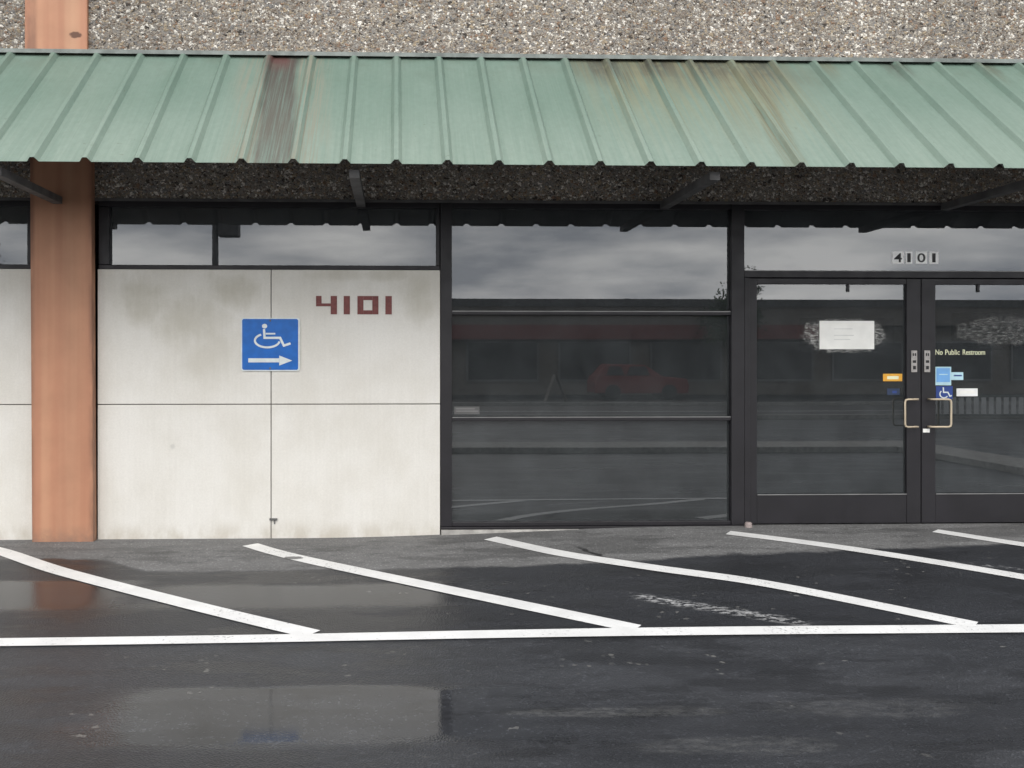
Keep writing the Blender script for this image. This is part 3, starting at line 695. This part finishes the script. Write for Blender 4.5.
for i in range(121):
    x = -600 + i * 10
    h = 12 + 6 * math.sin(i * .21) + 4 * math.sin(i * .53 + 1) + 10 * math.exp(-((x - 95) / 22) ** 2) + (i % 2) * .5
    cur = [hb.verts.new((x, -330 - 30 * math.cos(i * .1), -2)), hb.verts.new((x, -380 - 30 * math.cos(i * .1), h)), hb.verts.new((x, -460, -2))]
    if prev:
        for a in range(2): hb.faces.new((prev[a], cur[a], cur[a + 1], prev[a + 1]))
    prev = cur
tag(obj('hills', hb, simple('hazy_hillside', (0.07, 0.09, 0.09), .95), smooth=True), kind='structure')
def tree(x, y, h, r, label):
    t = tag(empty('tree', (x, y, -.12)), label, 'tree', 'trees beyond the car park'); bm = bmesh.new()
    tube(bm, [(0, 0, 0), (.05, .02, h * .3), (-.05, .05, h * .6), (.02, 0, h * .85)], [.16, .13, .09, .03], 8)
    for k in range(5):
        a = k * 1.3; tube(bm, [(0, 0, h * (.35 + .08 * k)), (math.cos(a) * r * .6, math.sin(a) * r * .6, h * (.5 + .08 * k))], [.06, .02], 6)
    obj('trunk', bm, m_bark, t); bm = bmesh.new()
    cl = [(Vector((random.gauss(0, r * .45), random.gauss(0, r * .45), h * (.45 + random.random() * .5))), r * (.25 + random.random() * .3)) for _ in range(16)]
    for c, rr in cl:
        for _ in range(260):
            p = c + Vector((random.gauss(0, 1), random.gauss(0, 1), random.gauss(0, .8))) * rr * .55; u = Vector((random.gauss(0, 1), random.gauss(0, 1), random.gauss(0, 1))).normalized(); v = u.orthogonal().normalized(); s = .055
            bm.faces.new([bm.verts.new(p + u * s + v * s * .5), bm.verts.new(p + u * s - v * s * .5), bm.verts.new(p - u * s - v * s * .5), bm.verts.new(p - u * s + v * s * .5)])
    obj('crown', bm, m_leaf, t)
tree(15.2, -34, 5.6, 1.2, 'taller dark green tree right of the low building centre, seen in the glass'); tree(-19, -33, 7, 2.2, 'broad dark green tree left of the low building, seen in the glass'); tree(-24, -38, 8.5, 2.4, 'tallest dark green tree at far left beyond the road, seen in the glass')
boxes('parapet', [(15.5, 34.2, -45, -35.4, 4.282, 4.75)], m_stucco, None).parent = F
F.children[-1].matrix_parent_inverse = F.children[0].matrix_parent_inverse
lp = tag(empty('lamp_post', (-4.95, -18.0, 0)), 'grey lamp post with a boxy head beside the road, seen in the high window', 'lamp post')
bm = bmesh.new(); tube(bm, [(-4.95, -18.0, -.2), (-4.95, -18.0, 5.4)], [.11, .08], 12); place(obj('pole', bm, M['steel']), lp)
place(boxes('lamp_head', [(-4.85, -4.3, -18.2, -17.8, 4.85, 5.35)], M['steel'], None, .03), lp)
# railing
rl = tag(empty('railing', (18, -16.7, -.12)), 'low pale metal railing by the road, seen in the right glass door', 'railing'); bm = bmesh.new()
box(bm, 14, 26, -16.73, -16.67, .50, .56); box(bm, 14, 26, -16.73, -16.67, 0, .05)
place(obj('rail', bm, M['flash']), rl); bm = bmesh.new()
for k in range(58): box(bm, 14.1 + k * .205, 14.22 + k * .205, -16.715, -16.685, .052, .498)
place(obj('bars', bm, M['paint']), rl); 
for k in range(5): place(boxes('post', [(14 + k * 2.98, 14.08 + k * 2.98, -16.74, -16.66, -.2, -.002)], M['steel']), rl)
# folding board sign, end on
bd = tag(empty('sandwich_board', (5.9, -27.2, -.12)), 'beige blank folding board standing end-on across the road, seen in the glass', 'board')
for s in (-1, 1):
    bm = bmesh.new(); v = box(bm, 5.9, 5.94, -27.5, -26.9, -.12, .95)
    for q in v: q.co.x += s * (0.95 - q.co.z) * .36 + s * .03
    place(obj('board', bm, m_stucco), bd)
# red car
cr_ = tag(empty('parked_car', (9.2, -31.5, -.12)), 'red hatchback parked in front of the low building, seen in the glass', 'car')
m_car = simple('red_car_paint', (0.20, 0.028, 0.026), .5)
def prism(pts, y0, y1, top_in=0):
    bm = bmesh.new(); zt = max(z for x, z in pts)
    a = [bm.verts.new((x, y0 + (top_in if z > zt - .1 else 0), z)) for x, z in pts]; b = [bm.verts.new((x, y1 - (top_in if z > zt - .1 else 0), z)) for x, z in pts]; n_ = len(pts)
    bm.faces.new(a); bm.faces.new(b[::-1])
    for i in range(n_): bm.faces.new((a[i], a[(i + 1) % n_], b[(i + 1) % n_], b[i]))
    return bm
ox, oz = 8.1, -.12
def cp(l): return [(ox + x, oz + z) for x, z in l]
place(obj('body', prism(cp([(0, .25), (3.9, .25), (3.95, .55), (3.85, .85), (2.9, .95), (.1, .98), (0, .7)]), -32.3, -30.7), m_car, None, .05), cr_)
place(obj('cabin', prism(cp([(.15, .98), (2.85, .955), (2.15, 1.42), (.55, 1.46)]), -32.2, -30.8, .14), m_car, None, .03), cr_)
for a, b in ((.5, 1.25), (1.35, 2.3)): place(obj('side_window', prism(cp([(a, 1.0), (b, 1.0), (b - .15, 1.36), (a + .15, 1.36)]), -30.83, -30.74, .0), m_dkglass), cr_)
for x in (.75, 3.1):
    for yy in (-30.72, -32.28):
        bm = bmesh.new(); tube(bm, [(ox + x, yy - .1, oz + .31), (ox + x, yy + .1, oz + .31)], .31, 20); wh = place(obj('wheel', bm, M['black']), cr_)
